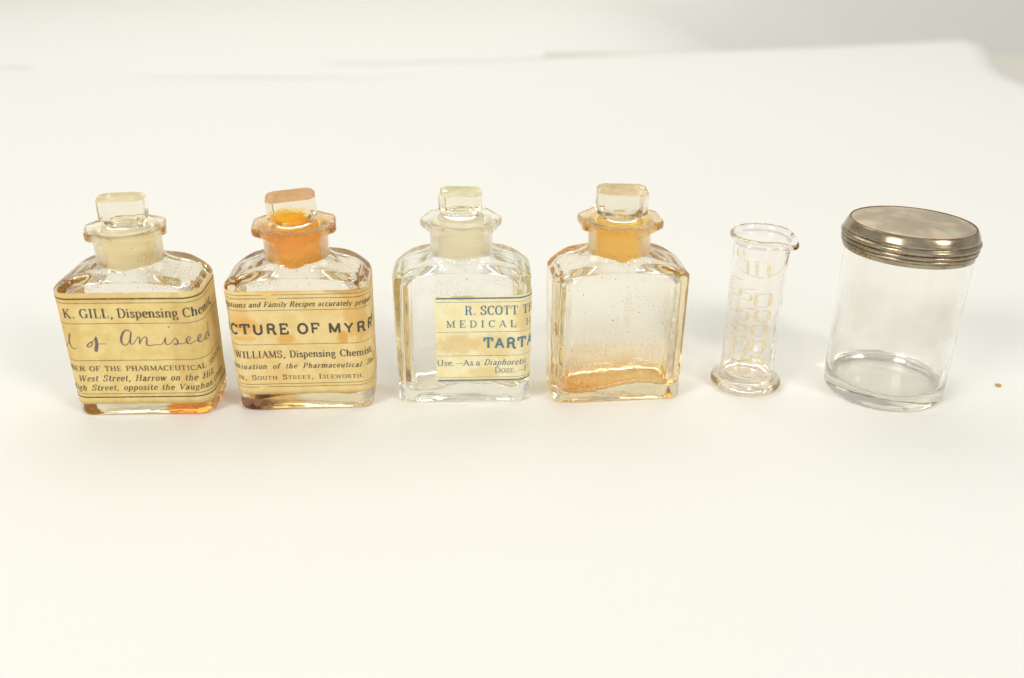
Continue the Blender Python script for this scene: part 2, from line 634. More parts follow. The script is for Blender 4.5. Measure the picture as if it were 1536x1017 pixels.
LABEL_OFF = .27
def label_sheet(parent, s0, s1, z0, z1, mat, ragged=.15, seed=0):
    ns, nz = 120, 24
    rnd = random.Random(seed)
    V, Fc = [], []
    for side, off in ((0, LABEL_OFF), (1, LABEL_OFF - .12)):
        for j in range(nz + 1):
            for i in range(ns + 1):
                s = s0 + (s1 - s0) * i / ns
                za = z0 + ragged * noise.noise(Vector((s * .35, seed, 0)))
                zb = z1 + ragged * noise.noise(Vector((s * .3, seed, 9)))
                z = za + (zb - za) * j / nz
                ss = s
                if i in (0, ns):
                    ss += ragged * noise.noise(Vector((z * .4, seed, 3)))
                rip = .05 * noise.noise(Vector((s * .25, z * .25, seed)))
                V.append(wall(ss, z, off + rip))
    m1 = (nz + 1) * (ns + 1)
    for j in range(nz):
        for i in range(ns):
            a = j * (ns + 1) + i
            q = (a, a + 1, a + ns + 2, a + ns + 1)
            Fc.append(q)
            Fc.append(tuple(m1 + k for k in reversed(q)))
    edge = [i for i in range(ns + 1)] + [j * (ns + 1) + ns for j in range(1, nz + 1)] + \
           [nz * (ns + 1) + i for i in range(ns - 1, -1, -1)] + [j * (ns + 1) for j in range(nz - 1, 0, -1)]
    for k in range(len(edge)):
        a, b = edge[k], edge[(k + 1) % len(edge)]
        Fc.append((a, m1 + a, m1 + b, b))
    return mesh('label', V, Fc, parent, [mat])

class Ink:
    """collects ribbons in label space (s, z) and wraps them onto the bottle wall"""
    def __init__(s, surf=None, off=LABEL_OFF + .07):
        s.V, s.F, s.k = [], [], 0
        s.off = off
        s.surf = surf or wall
    def ribbon(s, pts, widths):
        # resample so that it can bend round the corner
        P, Wd = [], []
        for i in range(len(pts) - 1):
            d = hypot(pts[i + 1][0] - pts[i][0], pts[i + 1][1] - pts[i][1])
            n = max(1, int(d / .8))
            for q in range(n):
                u = q / n
                P.append((pts[i][0] + (pts[i + 1][0] - pts[i][0]) * u, pts[i][1] + (pts[i + 1][1] - pts[i][1]) * u))
                Wd.append(widths[i] + (widths[i + 1] - widths[i]) * u)
        P.append(pts[-1]); Wd.append(widths[-1])
        s.k += 1
        off = s.off + .0025 * (s.k % 9)
        b = len(s.V)
        n = len(P)
        for i in range(n):
            a, c = P[max(0, i - 1)], P[min(n - 1, i + 1)]
            dx, dz = c[0] - a[0], c[1] - a[1]
            L = hypot(dx, dz) or 1
            nx, nz = -dz / L, dx / L
            w = Wd[i] / 2
            s.V.append(s.surf(P[i][0] + nx * w, P[i][1] + nz * w, off))
            s.V.append(s.surf(P[i][0] - nx * w, P[i][1] - nz * w, off))
        for i in range(n - 1):
            q = b + 2 * i
            s.F.append((q, q + 1, q + 3, q + 2))
    def build(s, name, parent, mat):
        return mesh(name, s.V, s.F, parent, [mat], False)

# ------------------------------------------------------------------ a small serif alphabet drawn as pen strokes
def arc(cx, cy, rx, ry, a0, a1, n=14):
    return [(cx + rx * cos(radians(a0 + (a1 - a0) * k / n)), cy + ry * sin(radians(a0 + (a1 - a0) * k / n))) for k in range(n + 1)]
X = .66
def G():
    g = {}
    # name: (advance, [(points, weight)], [(serif x, y, half)])   weight: a auto, t thick, n thin
    g['A'] = (.78, [([(.08, 0), (.38, 1)], 'n'), ([(.36, 1), (.68, 0)], 't'), ([(.19, .36), (.54, .36)], 'n')], [(.08, 0, .11), (.68, 0, .13)])
    g['B'] = (.74, [([(.16, 0), (.16, 1)], 't'), ([(.16, 1), (.4, 1)] + arc(.4, .76, .2, .24, 90, -90), 'a'), ([(.16, .52), (.42, .52)] + arc(.42, .26, .23, .26, 90, -90) + [(.16, 0)], 'a')], [(.14, 0, .12), (.14, 1, .12)])
    g['C'] = (.74, [(arc(.4, .5, .31, .5, 48, 318), 'a'), ([(.65, 1), (.65, .72)], 'n')], [])
    g['D'] = (.78, [([(.16, 0), (.16, 1)], 't'), ([(.16, 1), (.36, 1)] + arc(.36, .5, .33, .5, 90, -90) + [(.16, 0)], 'a')], [(.12, 0, .1), (.12, 1, .1)])
    g['E'] = (.7, [([(.16, 0), (.16, 1)], 't'), ([(.06, 1), (.6, 1), (.6, .74)], 'n'), ([(.16, .52), (.44, .52)], 'n'), ([(.44, .64), (.44, .4)], 'n'), ([(.06, 0), (.63, 0), (.63, .28)], 'n')], [])
    g['F'] = (.66, [([(.16, 0), (.16, 1)], 't'), ([(.06, 1), (.6, 1), (.6, .72)], 'n'), ([(.16, .5), (.44, .5)], 'n'), ([(.44, .62), (.44, .38)], 'n')], [(.16, 0, .14)])
    g['G'] = (.8, [(arc(.4, .5, .31, .5, 48, 300), 'a'), ([(.64, 1), (.64, .72)], 'n'), ([(.64, .42), (.64, .04)], 't')], [(.64, .43, .13)])
    g['H'] = (.86, [([(.17, 0), (.17, 1)], 't'), ([(.67, 0), (.67, 1)], 't'), ([(.17, .51), (.67, .51)], 'n')], [(.17, 0, .14), (.17, 1, .14), (.67, 0, .14), (.67, 1, .14)])
    g['I'] = (.44, [([(.21, 0), (.21, 1)], 't')], [(.21, 0, .15), (.21, 1, .15)])
    g['K'] = (.82, [([(.17, 0), (.17, 1)], 't'), ([(.19, .38), (.62, 1)], 'n'), ([(.34, .58), (.66, 0)], 't')], [(.17, 0, .14), (.17, 1, .14), (.62, 1, .12), (.67, 0, .12)])
    g['L'] = (.68, [([(.17, 0), (.17, 1)], 't'), ([(.06, 0), (.6, 0), (.6, .32)], 'n')], [(.17, 1, .15)])
    g['M'] = (.98, [([(.14, 0), (.14, 1)], 'n'), ([(.14, 1), (.46, .06)], 't'), ([(.46, .06), (.78, 1)], 'n'), ([(.79, 0), (.79, 1)], 't')], [(.14, 0, .11), (.1, 1, .1), (.79, 0, .14), (.84, 1, .1)])
    g['N'] = (.86, [([(.15, 0), (.15, 1)], 'n'), ([(.15, 1), (.66, .02)], 't'), ([(.67, 0), (.67, 1)], 'n')], [(.15, 0, .12), (.1, 1, .1), (.67, 1, .12)])
    g['O'] = (.8, [(arc(.39, .5, .31, .5, 90, 450, 24), 'a')], [])
    g['P'] = (.7, [([(.17, 0), (.17, 1)], 't'), ([(.17, 1), (.38, 1)] + arc(.38, .74, .23, .26, 90, -90) + [(.17, .48)], 'a')], [(.17, 0, .15), (.12, 1, .1)])
    g['R'] = (.8, [([(.17, 0), (.17, 1)], 't'), ([(.17, 1), (.38, 1)] + arc(.38, .75, .22, .25, 90, -90) + [(.17, .5)], 'a'), (spline([(.4, .5), (.54, .4), (.57, .16), (.64, 0), (.74, .06)], 5), 'a')], [(.17, 0, .15), (.12, 1, .1)])
    g['S'] = (.66, [(spline([(.54, .72), (.48, .95), (.32, 1.0), (.14, .9), (.12, .7), (.3, .54), (.5, .4), (.54, .2), (.44, .03), (.28, 0), (.12, .08), (.08, .28)], 5), 'a'), ([(.54, 1), (.54, .72)], 'n'), ([(.08, .28), (.08, 0)], 'n')], [])
    g['T'] = (.74, [([(.36, 0), (.36, 1)], 't'), ([(.06, .7), (.06, 1), (.66, 1), (.66, .7)], 'n')], [(.36, 0, .15)])
    g['U'] = (.84, [([(.17, 1), (.17, .32)] + arc(.42, .32, .25, .32, 180, 360) + [(.67, 1)], 'a')], [(.17, 1, .14), (.67, 1, .11)])
    g['V'] = (.78, [([(.08, 1), (.4, 0)], 't'), ([(.4, 0), (.68, 1)], 'n')], [(.08, 1, .13), (.68, 1, .11)])
    g['W'] = (1.1, [([(.08, 1), (.34, 0)], 't'), ([(.34, 0), (.56, 1)], 'n'), ([(.54, 1), (.78, 0)], 't'), ([(.78, 0), (1.0, 1)], 'n')], [(.08, 1, .12), (.54, 1, .11), (1.0, 1, .1)])
    g['Y'] = (.76, [([(.08, 1), (.37, .46)], 't'), ([(.37, .46), (.66, 1)], 'n'), ([(.37, .46), (.37, 0)], 't')], [(.08, 1, .13), (.66, 1, .1), (.37, 0, .14)])
    g['a'] = (.56, [(spline([(.12, .5), (.2, .63), (.34, .64), (.4, .5), (.4, .12), (.46, .02), (.54, .06)], 5), 'a'), (spline([(.4, .38), (.24, .34), (.1, .24), (.1, .08), (.2, 0), (.32, .04), (.4, .16)], 5), 'a')], [])
    g['b'] = (.58, [([(.13, 0), (.13, 1)], 't'), (arc(.3, .32, .2, .33, 120, -140, 16), 'a')], [(.1, 1, .08)])
    g['c'] = (.5, [(arc(.29, .32, .2, .33, 50, 320), 'a')], [])
    g['d'] = (.6, [([(.43, 0), (.43, 1)], 't'), (arc(.26, .32, .18, .33, 60, 300, 16), 'a')], [(.4, 1, .08), (.47, 0, .07)])
    g['e'] = (.52, [([(.09, .36), (.45, .36)], 'n'), (arc(.28, .33, .19, .33, 8, 320, 18), 'a')], [])
    g['f'] = (.38, [([(.16, 0), (.16, .78)] + spline([(.16, .78), (.2, .95), (.3, 1.0), (.38, .9)], 5), 'a'), ([(.04, X), (.32, X)], 'n')], [(.17, 0, .13)])
    g['g'] = (.54, [(arc(.25, .42, .17, .23, 0, 360, 18), 'a'), (spline([(.18, .2), (.1, .1), (.2, .02), (.4, -.02), (.48, -.14), (.38, -.28), (.2, -.3), (.08, -.2), (.14, -.06)], 5), 'a'), ([(.38, .58), (.52, .66)], 'n')], [])
    g['h'] = (.64, [([(.13, 0), (.13, 1)], 't'), (spline([(.13, .44), (.24, .63), (.4, .64), (.47, .48), (.47, 0)], 5), 'a')], [(.1, 1, .08), (.13, 0, .12), (.48, 0, .12)])
    g['i'] = (.32, [([(.15, 0), (.15, X)], 't'), ([(.15, .84), (.15, .97)], 't')], [(.11, X, .08), (.15, 0, .12)])
    g['l'] = (.32, [([(.15, 0), (.15, 1)], 't')], [(.11, 1, .08), (.15, 0, .12)])
    g['m'] = (.98, [([(.13, 0), (.13, X)], 't'), (spline([(.13, .44), (.24, .63), (.38, .64), (.46, .48), (.46, 0)], 5), 'a'), (spline([(.46, .44), (.58, .63), (.72, .64), (.8, .48), (.8, 0)], 5), 'a')], [(.1, X, .08), (.13, 0, .11), (.47, 0, .11), (.81, 0, .11)])
    g['n'] = (.64, [([(.13, 0), (.13, X)], 't'), (spline([(.13, .44), (.24, .63), (.4, .64), (.47, .48), (.47, 0)], 5), 'a')], [(.1, X, .08), (.13, 0, .12), (.48, 0, .12)])
    g['o'] = (.56, [(arc(.28, .33, .2, .33, 90, 450, 20), 'a')], [])
    g['p'] = (.6, [([(.13, -.3), (.13, X)], 't'), (arc(.3, .33, .2, .33, 130, -140, 16), 'a')], [(.1, X, .08), (.13, -.3, .12)])
    g['r'] = (.46, [([(.13, 0), (.13, X)], 't'), (spline([(.13, .4), (.22, .6), (.34, .64), (.41, .54)], 5), 'a')], [(.1, X, .08), (.14, 0, .13)])
    g['s'] = (.44, [(spline([(.35, .5), (.28, .63), (.16, .63), (.09, .5), (.2, .36), (.34, .24), (.34, .08), (.22, 0), (.1, .04), (.06, .17)], 5), 'a')], [])
    g['t'] = (.38, [(spline([(.16, .88), (.16, .5), (.16, .14), (.24, .01), (.36, .08)], 5), 'a'), ([(.04, X), (.32, X)], 'n')], [])
    g['u'] = (.64, [(spline([(.13, .66), (.13, .3), (.16, .06), (.28, 0), (.4, .08), (.47, .22)], 5), 'a'), ([(.47, 0), (.47, X)], 't')], [(.1, X, .08), (.44, X, .08), (.51, 0, .07)])
    g['v'] = (.54, [([(.06, X), (.27, 0)], 't'), ([(.27, 0), (.46, X)], 'n')], [(.06, X, .1), (.46, X, .08)])
    g['w'] = (.8, [([(.06, X), (.24, 0)], 't'), ([(.24, 0), (.4, X)], 'n'), ([(.39, X), (.56, 0)], 't'), ([(.56, 0), (.72, X)], 'n')], [(.06, X, .1), (.39, X, .08), (.72, X, .08)])
    g['x'] = (.56, [([(.08, X), (.46, 0)], 't'), ([(.08, 0), (.45, X)], 'n')], [(.08, X, .1), (.46, 0, .1), (.08, 0, .08), (.45, X, .08)])
    g['y'] = (.54, [([(.06, X), (.27, .02)], 't'), (spline([(.46, X), (.27, .0), (.18, -.26), (.06, -.26)], 5), 'n')], [(.06, X, .1), (.46, X, .08)])
    g['.'] = (.28, [([(.08, .06), (.2, .06)], 'd')], [])
    g[','] = (.28, [(spline([(.1, .09), (.19, .05), (.16, -.08), (.08, -.17)], 4), 'a')], [])
    g['-'] = (.95, [([(.06, .36), (.9, .36)], 'n')], [])
    g[' '] = (.36, [], [])
    return g
GL = G()

def measure(text, track, small, space):
    x = 0
    for ch in text:
        k = .76 if (small and ch.islower()) else 1
        c = ch.upper() if (small and ch.islower()) else ch
        x += (GL[c][0] * (space if c == ' ' else 1)) * k + track
    return x - track if text else 0

def write(ink_, pre, core, post, s0, s1, zb, cap, thick=.17, thin=.055, italic=0., track=.03, small=False, sans=False, space=1., wob=.012, smin=-99, smax=99):
    """core fills s0..s1 on the label; pre and post run on at the same scale"""
    wcore = measure(core, track, small, space)
    sx = (s1 - s0) / wcore
    x = s0 - (measure(pre, track, small, space) + (track if pre else 0)) * sx
    for ch in pre + core + post:
        k = .76 if (small and ch.islower()) else 1
        c = ch.upper() if (small and ch.islower()) else ch
        adv, strokes, serifs = GL[c]
        adv = adv * (space if c == ' ' else 1)
        hj = (random.random() - .5) * wob * cap
        tj = 1 + (random.random() - .5) * .25
        def pt(px, py):
            return (x + px * sx * k + italic * py * cap * k, zb + hj + py * cap * k)
        for pts, wm in strokes:
            P = [pt(*q) for q in pts]
            if min(q[0] for q in P) < smin or max(q[0] for q in P) > smax:
                continue
            Ws = []
            for i in range(len(P)):
                a, b = P[max(0, i - 1)], P[min(len(P) - 1, i + 1)]
                dx, dz = b[0] - a[0], b[1] - a[1]
                L = hypot(dx, dz) or 1
                v = abs(dz) / L
                if sans:
                    w = thick
                elif wm == 't':
                    w = thick
                elif wm == 'n':
                    w = thin
                elif wm == 'd':
                    w = .15
                else:
                    w = thin + (thick - thin) * v ** 1.4
                Ws.append(w * cap * tj * (k if not sans else 1))
            if sans and c in 'TEFLAH':
                pass
            ink_.ribbon(P, Ws)
        if not sans:
            for (qx, qy, hw) in serifs:
                a, b = pt(qx - hw, qy), pt(qx + hw, qy)
                if a[0] < smin or b[0] > smax:
                    continue
                e = thin * cap * (.5 if qy == 0 else (-.5 if qy > 0 else .5))
                ink_.ribbon([(a[0], a[1] + e), (b[0], b[1] + e)], [thin * cap * 1.15 * k] * 2)
        x += (adv * k + track) * sx

def rule(ink_, s0, s1, z, w, seed=0, gaps=()):
    n = int((s1 - s0) / 1.0)
    P, Ws = [], []
    for i in range(n + 1):
        s = s0 + (s1 - s0) * i / n
        P.append((s, z + .05 * noise.noise(Vector((s * .2, z, seed)))))
        Ws.append(w * (1 + .35 * noise.noise(Vector((s * .9, z * 3, seed)))))
    cut = sorted(gaps)
    seg, sw = [], []
    for p_, w_ in zip(P, Ws):
        if any(a <= p_[0] <= b for a, b in cut):
            if len(seg) > 1:
                ink_.ribbon(seg, sw)
            seg, sw = [], []
        else:
            seg.append(p_); sw.append(w_)
    if len(seg) > 1:
        ink_.ribbon(seg, sw)

M_ink = ink('black_printing_ink', (.065, .055, .04), (.30, .23, .12), .55)
M_ink_blue = ink('blue_printing_ink', (.085, .175, .235), (.42, .42, .30), .5)
M_pen = ink('faded_purple_pen_ink', (.15, .10, .115), (.36, .26, .19), .6)

def ground_top(name, col, amt=.6):
    t = NT(name)
    c = t.mix(t.ramp(t.noise(.35, 4, .6), .4, .65), col, tuple(x * .82 for x in col))
    d = t.n('ShaderNodeBsdfDiffuse'); t.l(c, d.inputs[0])
    tr = t.n('ShaderNodeBsdfTranslucent'); t.l(c, tr.inputs[0])
    g = t.n('ShaderNodeBsdfPrincipled')
    g.inputs['Transmission Weight'].default_value = 1
    g.inputs['IOR'].default_value = 1.5
    g.inputs['Roughness'].default_value = .3
    g.inputs['Base Color'].default_value = (*[1 - (1 - x) * .35 for x in col], 1)
    return t.done(t.mixs(amt, g.outputs[0], t.mixs(.5, d.outputs[0], tr.outputs[0])))
M_top1 = ground_top('ground_top_cream', (.84, .73, .46), .6)
M_top2 = ground_top('ground_top_brown', (.72, .50, .27), .8)
M_top3 = ground_top('ground_top_greenish', (.80, .75, .48), .7)
M_top4 = ground_top('ground_top_tan', (.76, .64, .42), .8)
BORE1 = ((.98, .93, .74), .14)
BORE2 = ((1.0, .64, .11), .34)
BORE3 = ((.95, .92, .76), .26)
BORE4 = ((1.0, .78, .26), .30)

BOTTLE_GROUP = 'stoppered glass medicine bottles'

# ================================================================== bottle 1: aniseed
AMB = (.95, .62, .14)
b1 = thing('medicine_bottle', 'glass medicine bottle with label reading K. GILL and handwritten Aniseed', 'bottle', (-135.4, 3.5, 0), 2.0, BOTTLE_GROUP)
g_out = dict(tint=(.995, .99, .975), films=[((0, 0, 63), (15, 15, 8), (.97, .92, .72), .3, .2, .4), ((17, -12.5, 2.5), (9, 5, 4.6), (.90, .15, .005), .35, .25, .12), ((25, -3, 5), (4, 10, 6), (.93, .42, .10), .3, .25, .3)], specks=.03,
              dirt=[((16, -8, 54), (10, 9, 4), .55, (.50, .33, .10)), ((-19, -10, 51), (8, 7, 4), .75, (.36, .17, .04)), ((-11, -10, 55), (6, 5, 3), .6, (.55, .34, .06)), ((10, -9, 59), (5, 6, 4), .5, (.5, .32, .1))], wav=.12, seed=1)
g_in = dict(tint=(.993, .985, .96), films=[((19, -5, 6), (11, 13, 6), (.93, .27, .02), .3, .2, .2)], specks=.02,
             dirt=[((6, -9, 5), (9, 4, 1.6), .6, (.55, .42, .10)), ((-4, -10, 6), (2, 3, 1), .8, (.25, .10, .06))], wav=.15, seed=2)
bottle_body(b1, 1, vessel_glass('aniseed_bottle_glass', g_out, g_in, BORE1, 20), lambda x, y: 1.2 * math.exp(-((x + 4) / 11) ** 2) - .8, .30, 13.5)
st_g = glass('aniseed_stopper_glass', (.985, .975, .945), dirt=[((0, 0, 1), (8, 8, 1.5), .3, (.55, .35, .12))], wav=.2, seed=3)
st_p = frosted('aniseed_ground_plug', (1.0, .98, .88), (.98, .94, .78), .1, .97)
stopper(b1, st_g, st_p, M_top1, 4, (-4, -.5), .2, 7.9, 4.9, 11.0, .35, 1.5, seed=1)
lm = paper_label('yellowed_label_paper', (.75, .595, .255), (.685, .50, .175),
                 spots=[((18, -14, 28), (4, 6, 20), (.50, .28, .07), .35), ((-20, -14, 48), (30, 8, 3), (.62, .36, .10), .4), ((-22, -14, 30), (5, 8, 14), (.60, .36, .10), .4)])
L = label_sheet(b1, -46.5, 46.5, 5.3, 49.2, lm, seed=1)
I = Ink()
SL = dict(smin=-46, smax=46)
rule(I, -46.3, 46.3, 47.0, .50, 1); rule(I, -46.3, 46.3, 45.4, .15, 2)
rule(I, -46.3, 46.3, 37.6, .15, 3); rule(I, -46.3, 46.3, 23.1, .15, 4)
rule(I, -46.3, 46.3, 9.5, .15, 5); rule(I, -46.3, 46.3, 8.1, .42, 6)
write(I, 'K. ', 'GILL, Dispensing', ' Chemist,', -16.3, 17.8, 39.8, 3.45, .175, .06, **SL)
write(I, 'MEMBER ', 'OF THE PHARMACEUTICAL', ' SOCIETY,', -16.8, 25.0, 18.9, 1.9, .18, .075, track=.05, space=1.3, **SL)
write(I, 'West ', 'Street, Harrow on the', ' Hill,', -12.9, 21.0, 14.7, 2.45, .15, .065, .3, .09, space=1.3, **SL)
write(I, 'High ', 'Street, opposite the', ' Vaughan Library,', -17.6, 12.1, 10.95, 2.3, .15, .065, .3, .09, space=1.3, **SL)
I.build('printing', L, M_ink)
H = Ink()
def pen(P, wds, n=6):
    Q = spline([(p[0], p[1], w) for p, w in zip(P, wds)], n)
    H.ribbon([((a - 679) * .0404, 29.8 - (b - 480) * .0464) for a, b, _ in Q], [max(.15, w * 1.25) for *_, w in Q])
pen([(-60, 400), (-110, 440), (-120, 500), (-80, 525), (-30, 490), (-10, 430), (-45, 395), (-70, 430)], [.2, .4, .4, .2, .2, .35, .2, .15])
pen([(10, 500), (45, 455), (40, 500), (60, 520), (90, 500)], [.15, .25, .35, .2, .15])
pen([(96, 345), (101, 352)], [.35, .3])
pen([(88, 500), (120, 470), (150, 425), (157, 400), (148, 398), (136, 430), (132, 480), (148, 515), (170, 522), (190, 514)], [.15, .18, .2, .2, .2, .3, .4, .3, .22, .16])
pen([(330, 466), (308, 476), (289, 496), (298, 508), (318, 502), (334, 482), (328, 466), (345, 462), (364, 440), (379, 420)], [.2, .3, .42, .3, .25, .3, .25, .2, .22, .3])
pen([(379, 420), (376, 455), (370, 500), (358, 548)], [.35, .8, .85, .45])
pen([(358, 548), (347, 535), (354, 505), (378, 486), (420, 481), (462, 484)], [.4, .25, .2, .18, .15, .12])
pen([(688, 392), (672, 370), (642, 370), (610, 402), (590, 455), (602, 490), (634, 490), (664, 452), (684, 402), (690, 384)], [.2, .25, .35, .6, .62, .35, .22, .25, .3, .3])
pen([(690, 384), (672, 440), (666, 475), (682, 487), (708, 466), (738, 426)], [.35, .45, .4, .22, .18, .18])
pen([(738, 426), (752, 434), (746, 488)], [.2, .35, .4])
pen([(746, 488), (772, 446), (802, 426), (816, 440), (806, 488), (828, 500), (880, 494), (938, 488), (978, 432)], [.2, .2, .22, .35, .4, .25, .18, .18, .2])
pen([(978, 432), (970, 480), (984, 492), (1012, 484), (1060, 436)], [.3, .4, .25, .18, .18])
pen([(1018, 340), (1024, 349)], [.5, .35])
pen([(1060, 436), (1078, 460), (1076, 484), (1058, 493), (1040, 487), (1085, 488), (1120, 486)], [.2, .4, .4, .25, .2, .16, .16])
pen([(1120, 486), (1168, 468), (1194, 442), (1182, 428), (1158, 450), (1160, 480), (1186, 488), (1222, 474)], [.16, .18, .22, .25, .38, .38, .22, .16])
pen([(1222, 474), (1262, 466), (1292, 442), (1282, 428), (1258, 450), (1260, 480), (1286, 490), (1320, 470)], [.16, .18, .22, .25, .38, .38, .22, .16])
pen([(1392, 452), (1372, 442), (1338, 462), (1330, 482), (1350, 490), (1380, 472), (1410, 410), (1420, 370)], [.2, .25, .35, .35, .25, .2, .22, .3])
pen([(1420, 370), (1400, 430), (1392, 476), (1412, 488), (1440, 470)], [.35, .45, .4, .22, .16])
H.build('handwriting', L, M_pen)

# ================================================================== bottle 2: myrrh
b2 = thing('medicine_bottle', 'glass medicine bottle with stained orange neck and label reading TINCTURE OF MYRRH', 'bottle', (-77.4, 8.3, 0), 3.4, BOTTLE_GROUP)
g_out = dict(tint=(.995, .99, .97), films=[((0, 0, 68.5), (16, 16, 4.2), (.92, .70, .36), .3, .2, .4), ((-13, -12.5, 3.5), (13, 4, 4), (.82, .45, .12), .4, .25, .3), ((-18.5, -12, 2.8), (9.5, 6, 3.0), (.11, .03, .012), .35, .25, .25)], specks=.035, speck_col=(.50, .22, .04),
              dirt=[((-14, -11, 54), (9, 5, 4), .4, (.60, .33, .06)), ((15, -7, 55), (10, 9, 3), .4, (.60, .44, .12)), ((0, -12, 58), (13, 6, 1.6), .5, (.66, .45, .08)), ((0, 0, 69.3), (17, 17, 1.3), .75, (.66, .44, .22)), ((-8, -4, 69.4), (6, 6, 1.2), .8, (.95, .45, .04))], wav=.12, seed=4)
g_in = dict(tint=(.993, .98, .94), films=[((-18, -7, 4), (13, 9, 6), (.80, .34, .05), .3, .2, .3), ((-19, -9, 3), (9, 7, 3.4), (.10, .025, .01), .3, .2, .2), ((8, -4, 6), (18, 10, 3), (.86, .62, .24))], specks=.02,
             dirt=[((10, -11, 8.5), (12, 2, 1.2), .5, (.45, .28, .06))], wav=.15, seed=5)
bottle_body(b2, 2, vessel_glass('myrrh_bottle_glass', g_out, g_in, BORE2, 23, (.80, .60, .05)), lambda x, y: 2.0 * math.exp(-((x - 8) / 14) ** 2) - 1.2 - 1.0 * sm(-8, -20, x), .12, 14.6)
st_g = glass('myrrh_stopper_glass', (.985, .965, .93), haze=[((-1.6, -6, 4.4), (5.6, 4, 2.3), .95, (.98, .50, .03), .9, .35, .12), ((2.4, -6, 2.6), (4.2, 4, 1.8), .9, (.95, .42, .03), .8, .4, .15)], films=[((-1, -5, 4.2), (7, 6, 3.6), (1.0, .72, .18), .8, .35, .15)],
             dirt=[((-3, -6, 3.5), (6, 4, 3.2), .9, (.98, .52, .04)), ((-1, -6, 3.2), (6.5, 4, 3.0), .8, (.98, .50, .03)), ((0, 0, 10.4), (9, 7, 1.2), .35, (.62, .38, .22))], wav=.2, seed=6)
st_p = frosted('myrrh_ground_plug', (1.0, .76, .22), (1.0, .55, .06), .2, .95)
stopper(b2, st_g, st_p, M_top2, 9, (1, -3.5), .1, 8.6, 5.8, 11.0, .3, 1.9, seed=2)
lm = paper_label('orange_stained_label_paper', (.77, .60, .28), (.72, .52, .20),
                 spots=[((-18.5, -14, 35), (4.5, 8, 3), (.72, .36, .05), .7), ((-4.8, -14, 29.5), (3.2, 6, 2.2), (.70, .36, .05), .8), ((15.7, -14, 30), (1.9, 6, 2.6), (.62, .33, .05), .85),
                        ((-19, -14, 30), (4, 6, 1.0), (.72, .38, .06), .6), ((21, -14, 40), (4.5, 6, 12), (.62, .34, .06), .6), ((-6, -14, 48.4), (8, 6, 1.0), (.72, .38, .06), .7), ((18, -14, 48.2), (8, 6, 1.2), (.45, .27, .06), .7), ((-20, -14, 38), (3, 6, 5), (.70, .40, .09), .5), ((-9, -14, 14), (5, 6, 6), (.72, .46, .14), .4)])
L = label_sheet(b2, -46.5, 46.5, 7.2, 48.3, lm, seed=2)
I = Ink()
for z, w, sd, gp in ((46.95, .15, 1, ((-11, -9),)), (45.55, .17, 2, ((-9.5, -6.5),)), (41.0, .13, 3, ()), (27.6, .13, 4, ()), (11.5, .15, 5, ()), (10.3, .15, 6, ((-15.5, -14),))):
    rule(I, -46.3, 46.3, z, w, sd, gp)
write(I, 'Prescriptions ', 'and Family Recipes accurately', ' prepared', -16.5, 19.7, 42.35, 1.95, .17, .08, .3, .06, space=1.0, **SL)
write(I, 'TINC', 'TURE OF MY', 'RRH', -20.6, 20.0, 31.8, 3.75, .21, .21, 0, .13, sans=True, space=1.0, **SL)
write(I, 'W', 'ILLIAMS, Dispensing', ' Chemist,', -20.9, 12.5, 22.25, 2.75, .165, .065, track=.05, space=1.3, **SL)
write(I, 'Examination ', 'of the Pharmaceutical', ' Society', -10.6, 21.6, 17.8, 2.05, .16, .075, .3, .1, space=1.9, **SL)
write(I, 'in, ', 'South Street, Isleworth.', '', -18.5, 22.4, 13.3, 1.95, .17, .075, track=.06, small=True, space=1.5, **SL)
I.build('printing', L, M_ink)

# ================================================================== bottle 3: tartar
b3 = thing('medicine_bottle', 'clear glass medicine bottle with off-centre blue printed label reading R. SCOTT', 'bottle', (-18.6, 14.2, 0), 2.5, BOTTLE_GROUP)
g_out = dict(tint=(.995, .992, .98), specks=.005, dirt=[((0, -12, 57), (13, 5, 1.5), .25, (.62, .50, .22))], wav=.12, seed=7)
g_in = dict(tint=(.995, .99, .975), films=[((-24, 0, 24), (5, 9, 16), (.86, .68, .38), .6, .1, .3)], specks=.0,
             dirt=[((-4, -12, 46), (13, 4, 4), .35, (.62, .55, .34)), ((18, -10, 49), (7, 6, 3), .3, (.6, .5, .3))], wav=.15, seed=8)
bottle_body(b3, 3, vessel_glass('tartar_bottle_glass', g_out, g_in, BORE3, 10, (.74, .66, .30)), lambda x, y: 5.2 * math.exp(-((x - 4) / 12) ** 2) - 2.0, pi / 8 + .05, 13.9)
st_g = glass('tartar_stopper_glass', (.985, .98, .95), wav=.15, seed=9)
st_p = frosted('tartar_ground_plug', (1.0, .98, .88), (.98, .95, .80), .06, .9)
stopper(b3, st_g, st_p, M_top3, -3, (3, 0), 1.7, 7.7, 4.6, 9.0, .0, .8, seed=3)
lm = paper_label('cream_label_paper', (.84, .76, .48), (.80, .685, .37),
                 spots=[((-2, -14, 25), (7, 8, 4), (.62, .40, .12), .5), ((0, -14, 43.6), (4, 6, 1), (.50, .28, .06), .6), ((8, -14, 13), (6, 6, 2.5), (.62, .42, .12), .4), ((22, -14, 35), (3, 6, 6), (.64, .42, .12), .45), ((12, -14, 24), (8, 6, 5), (.68, .47, .16), .5)])
L = label_sheet(b3, -10.0, 46.5, 9.3, 44.2, lm, .2, 3)
I = Ink(lambda s_, z_, o_: wall(s_ - .9, z_, o_))
for z, w, sd in ((43.3, .62, 1), (41.8, .12, 2), (29.9, .13, 3), (20.2, .13, 4), (11.2, .12, 5), (9.95, .5, 6)):
    rule(I, -8.5, 46.3, z, w, sd)
SL3 = dict(smin=-8.6, smax=46)
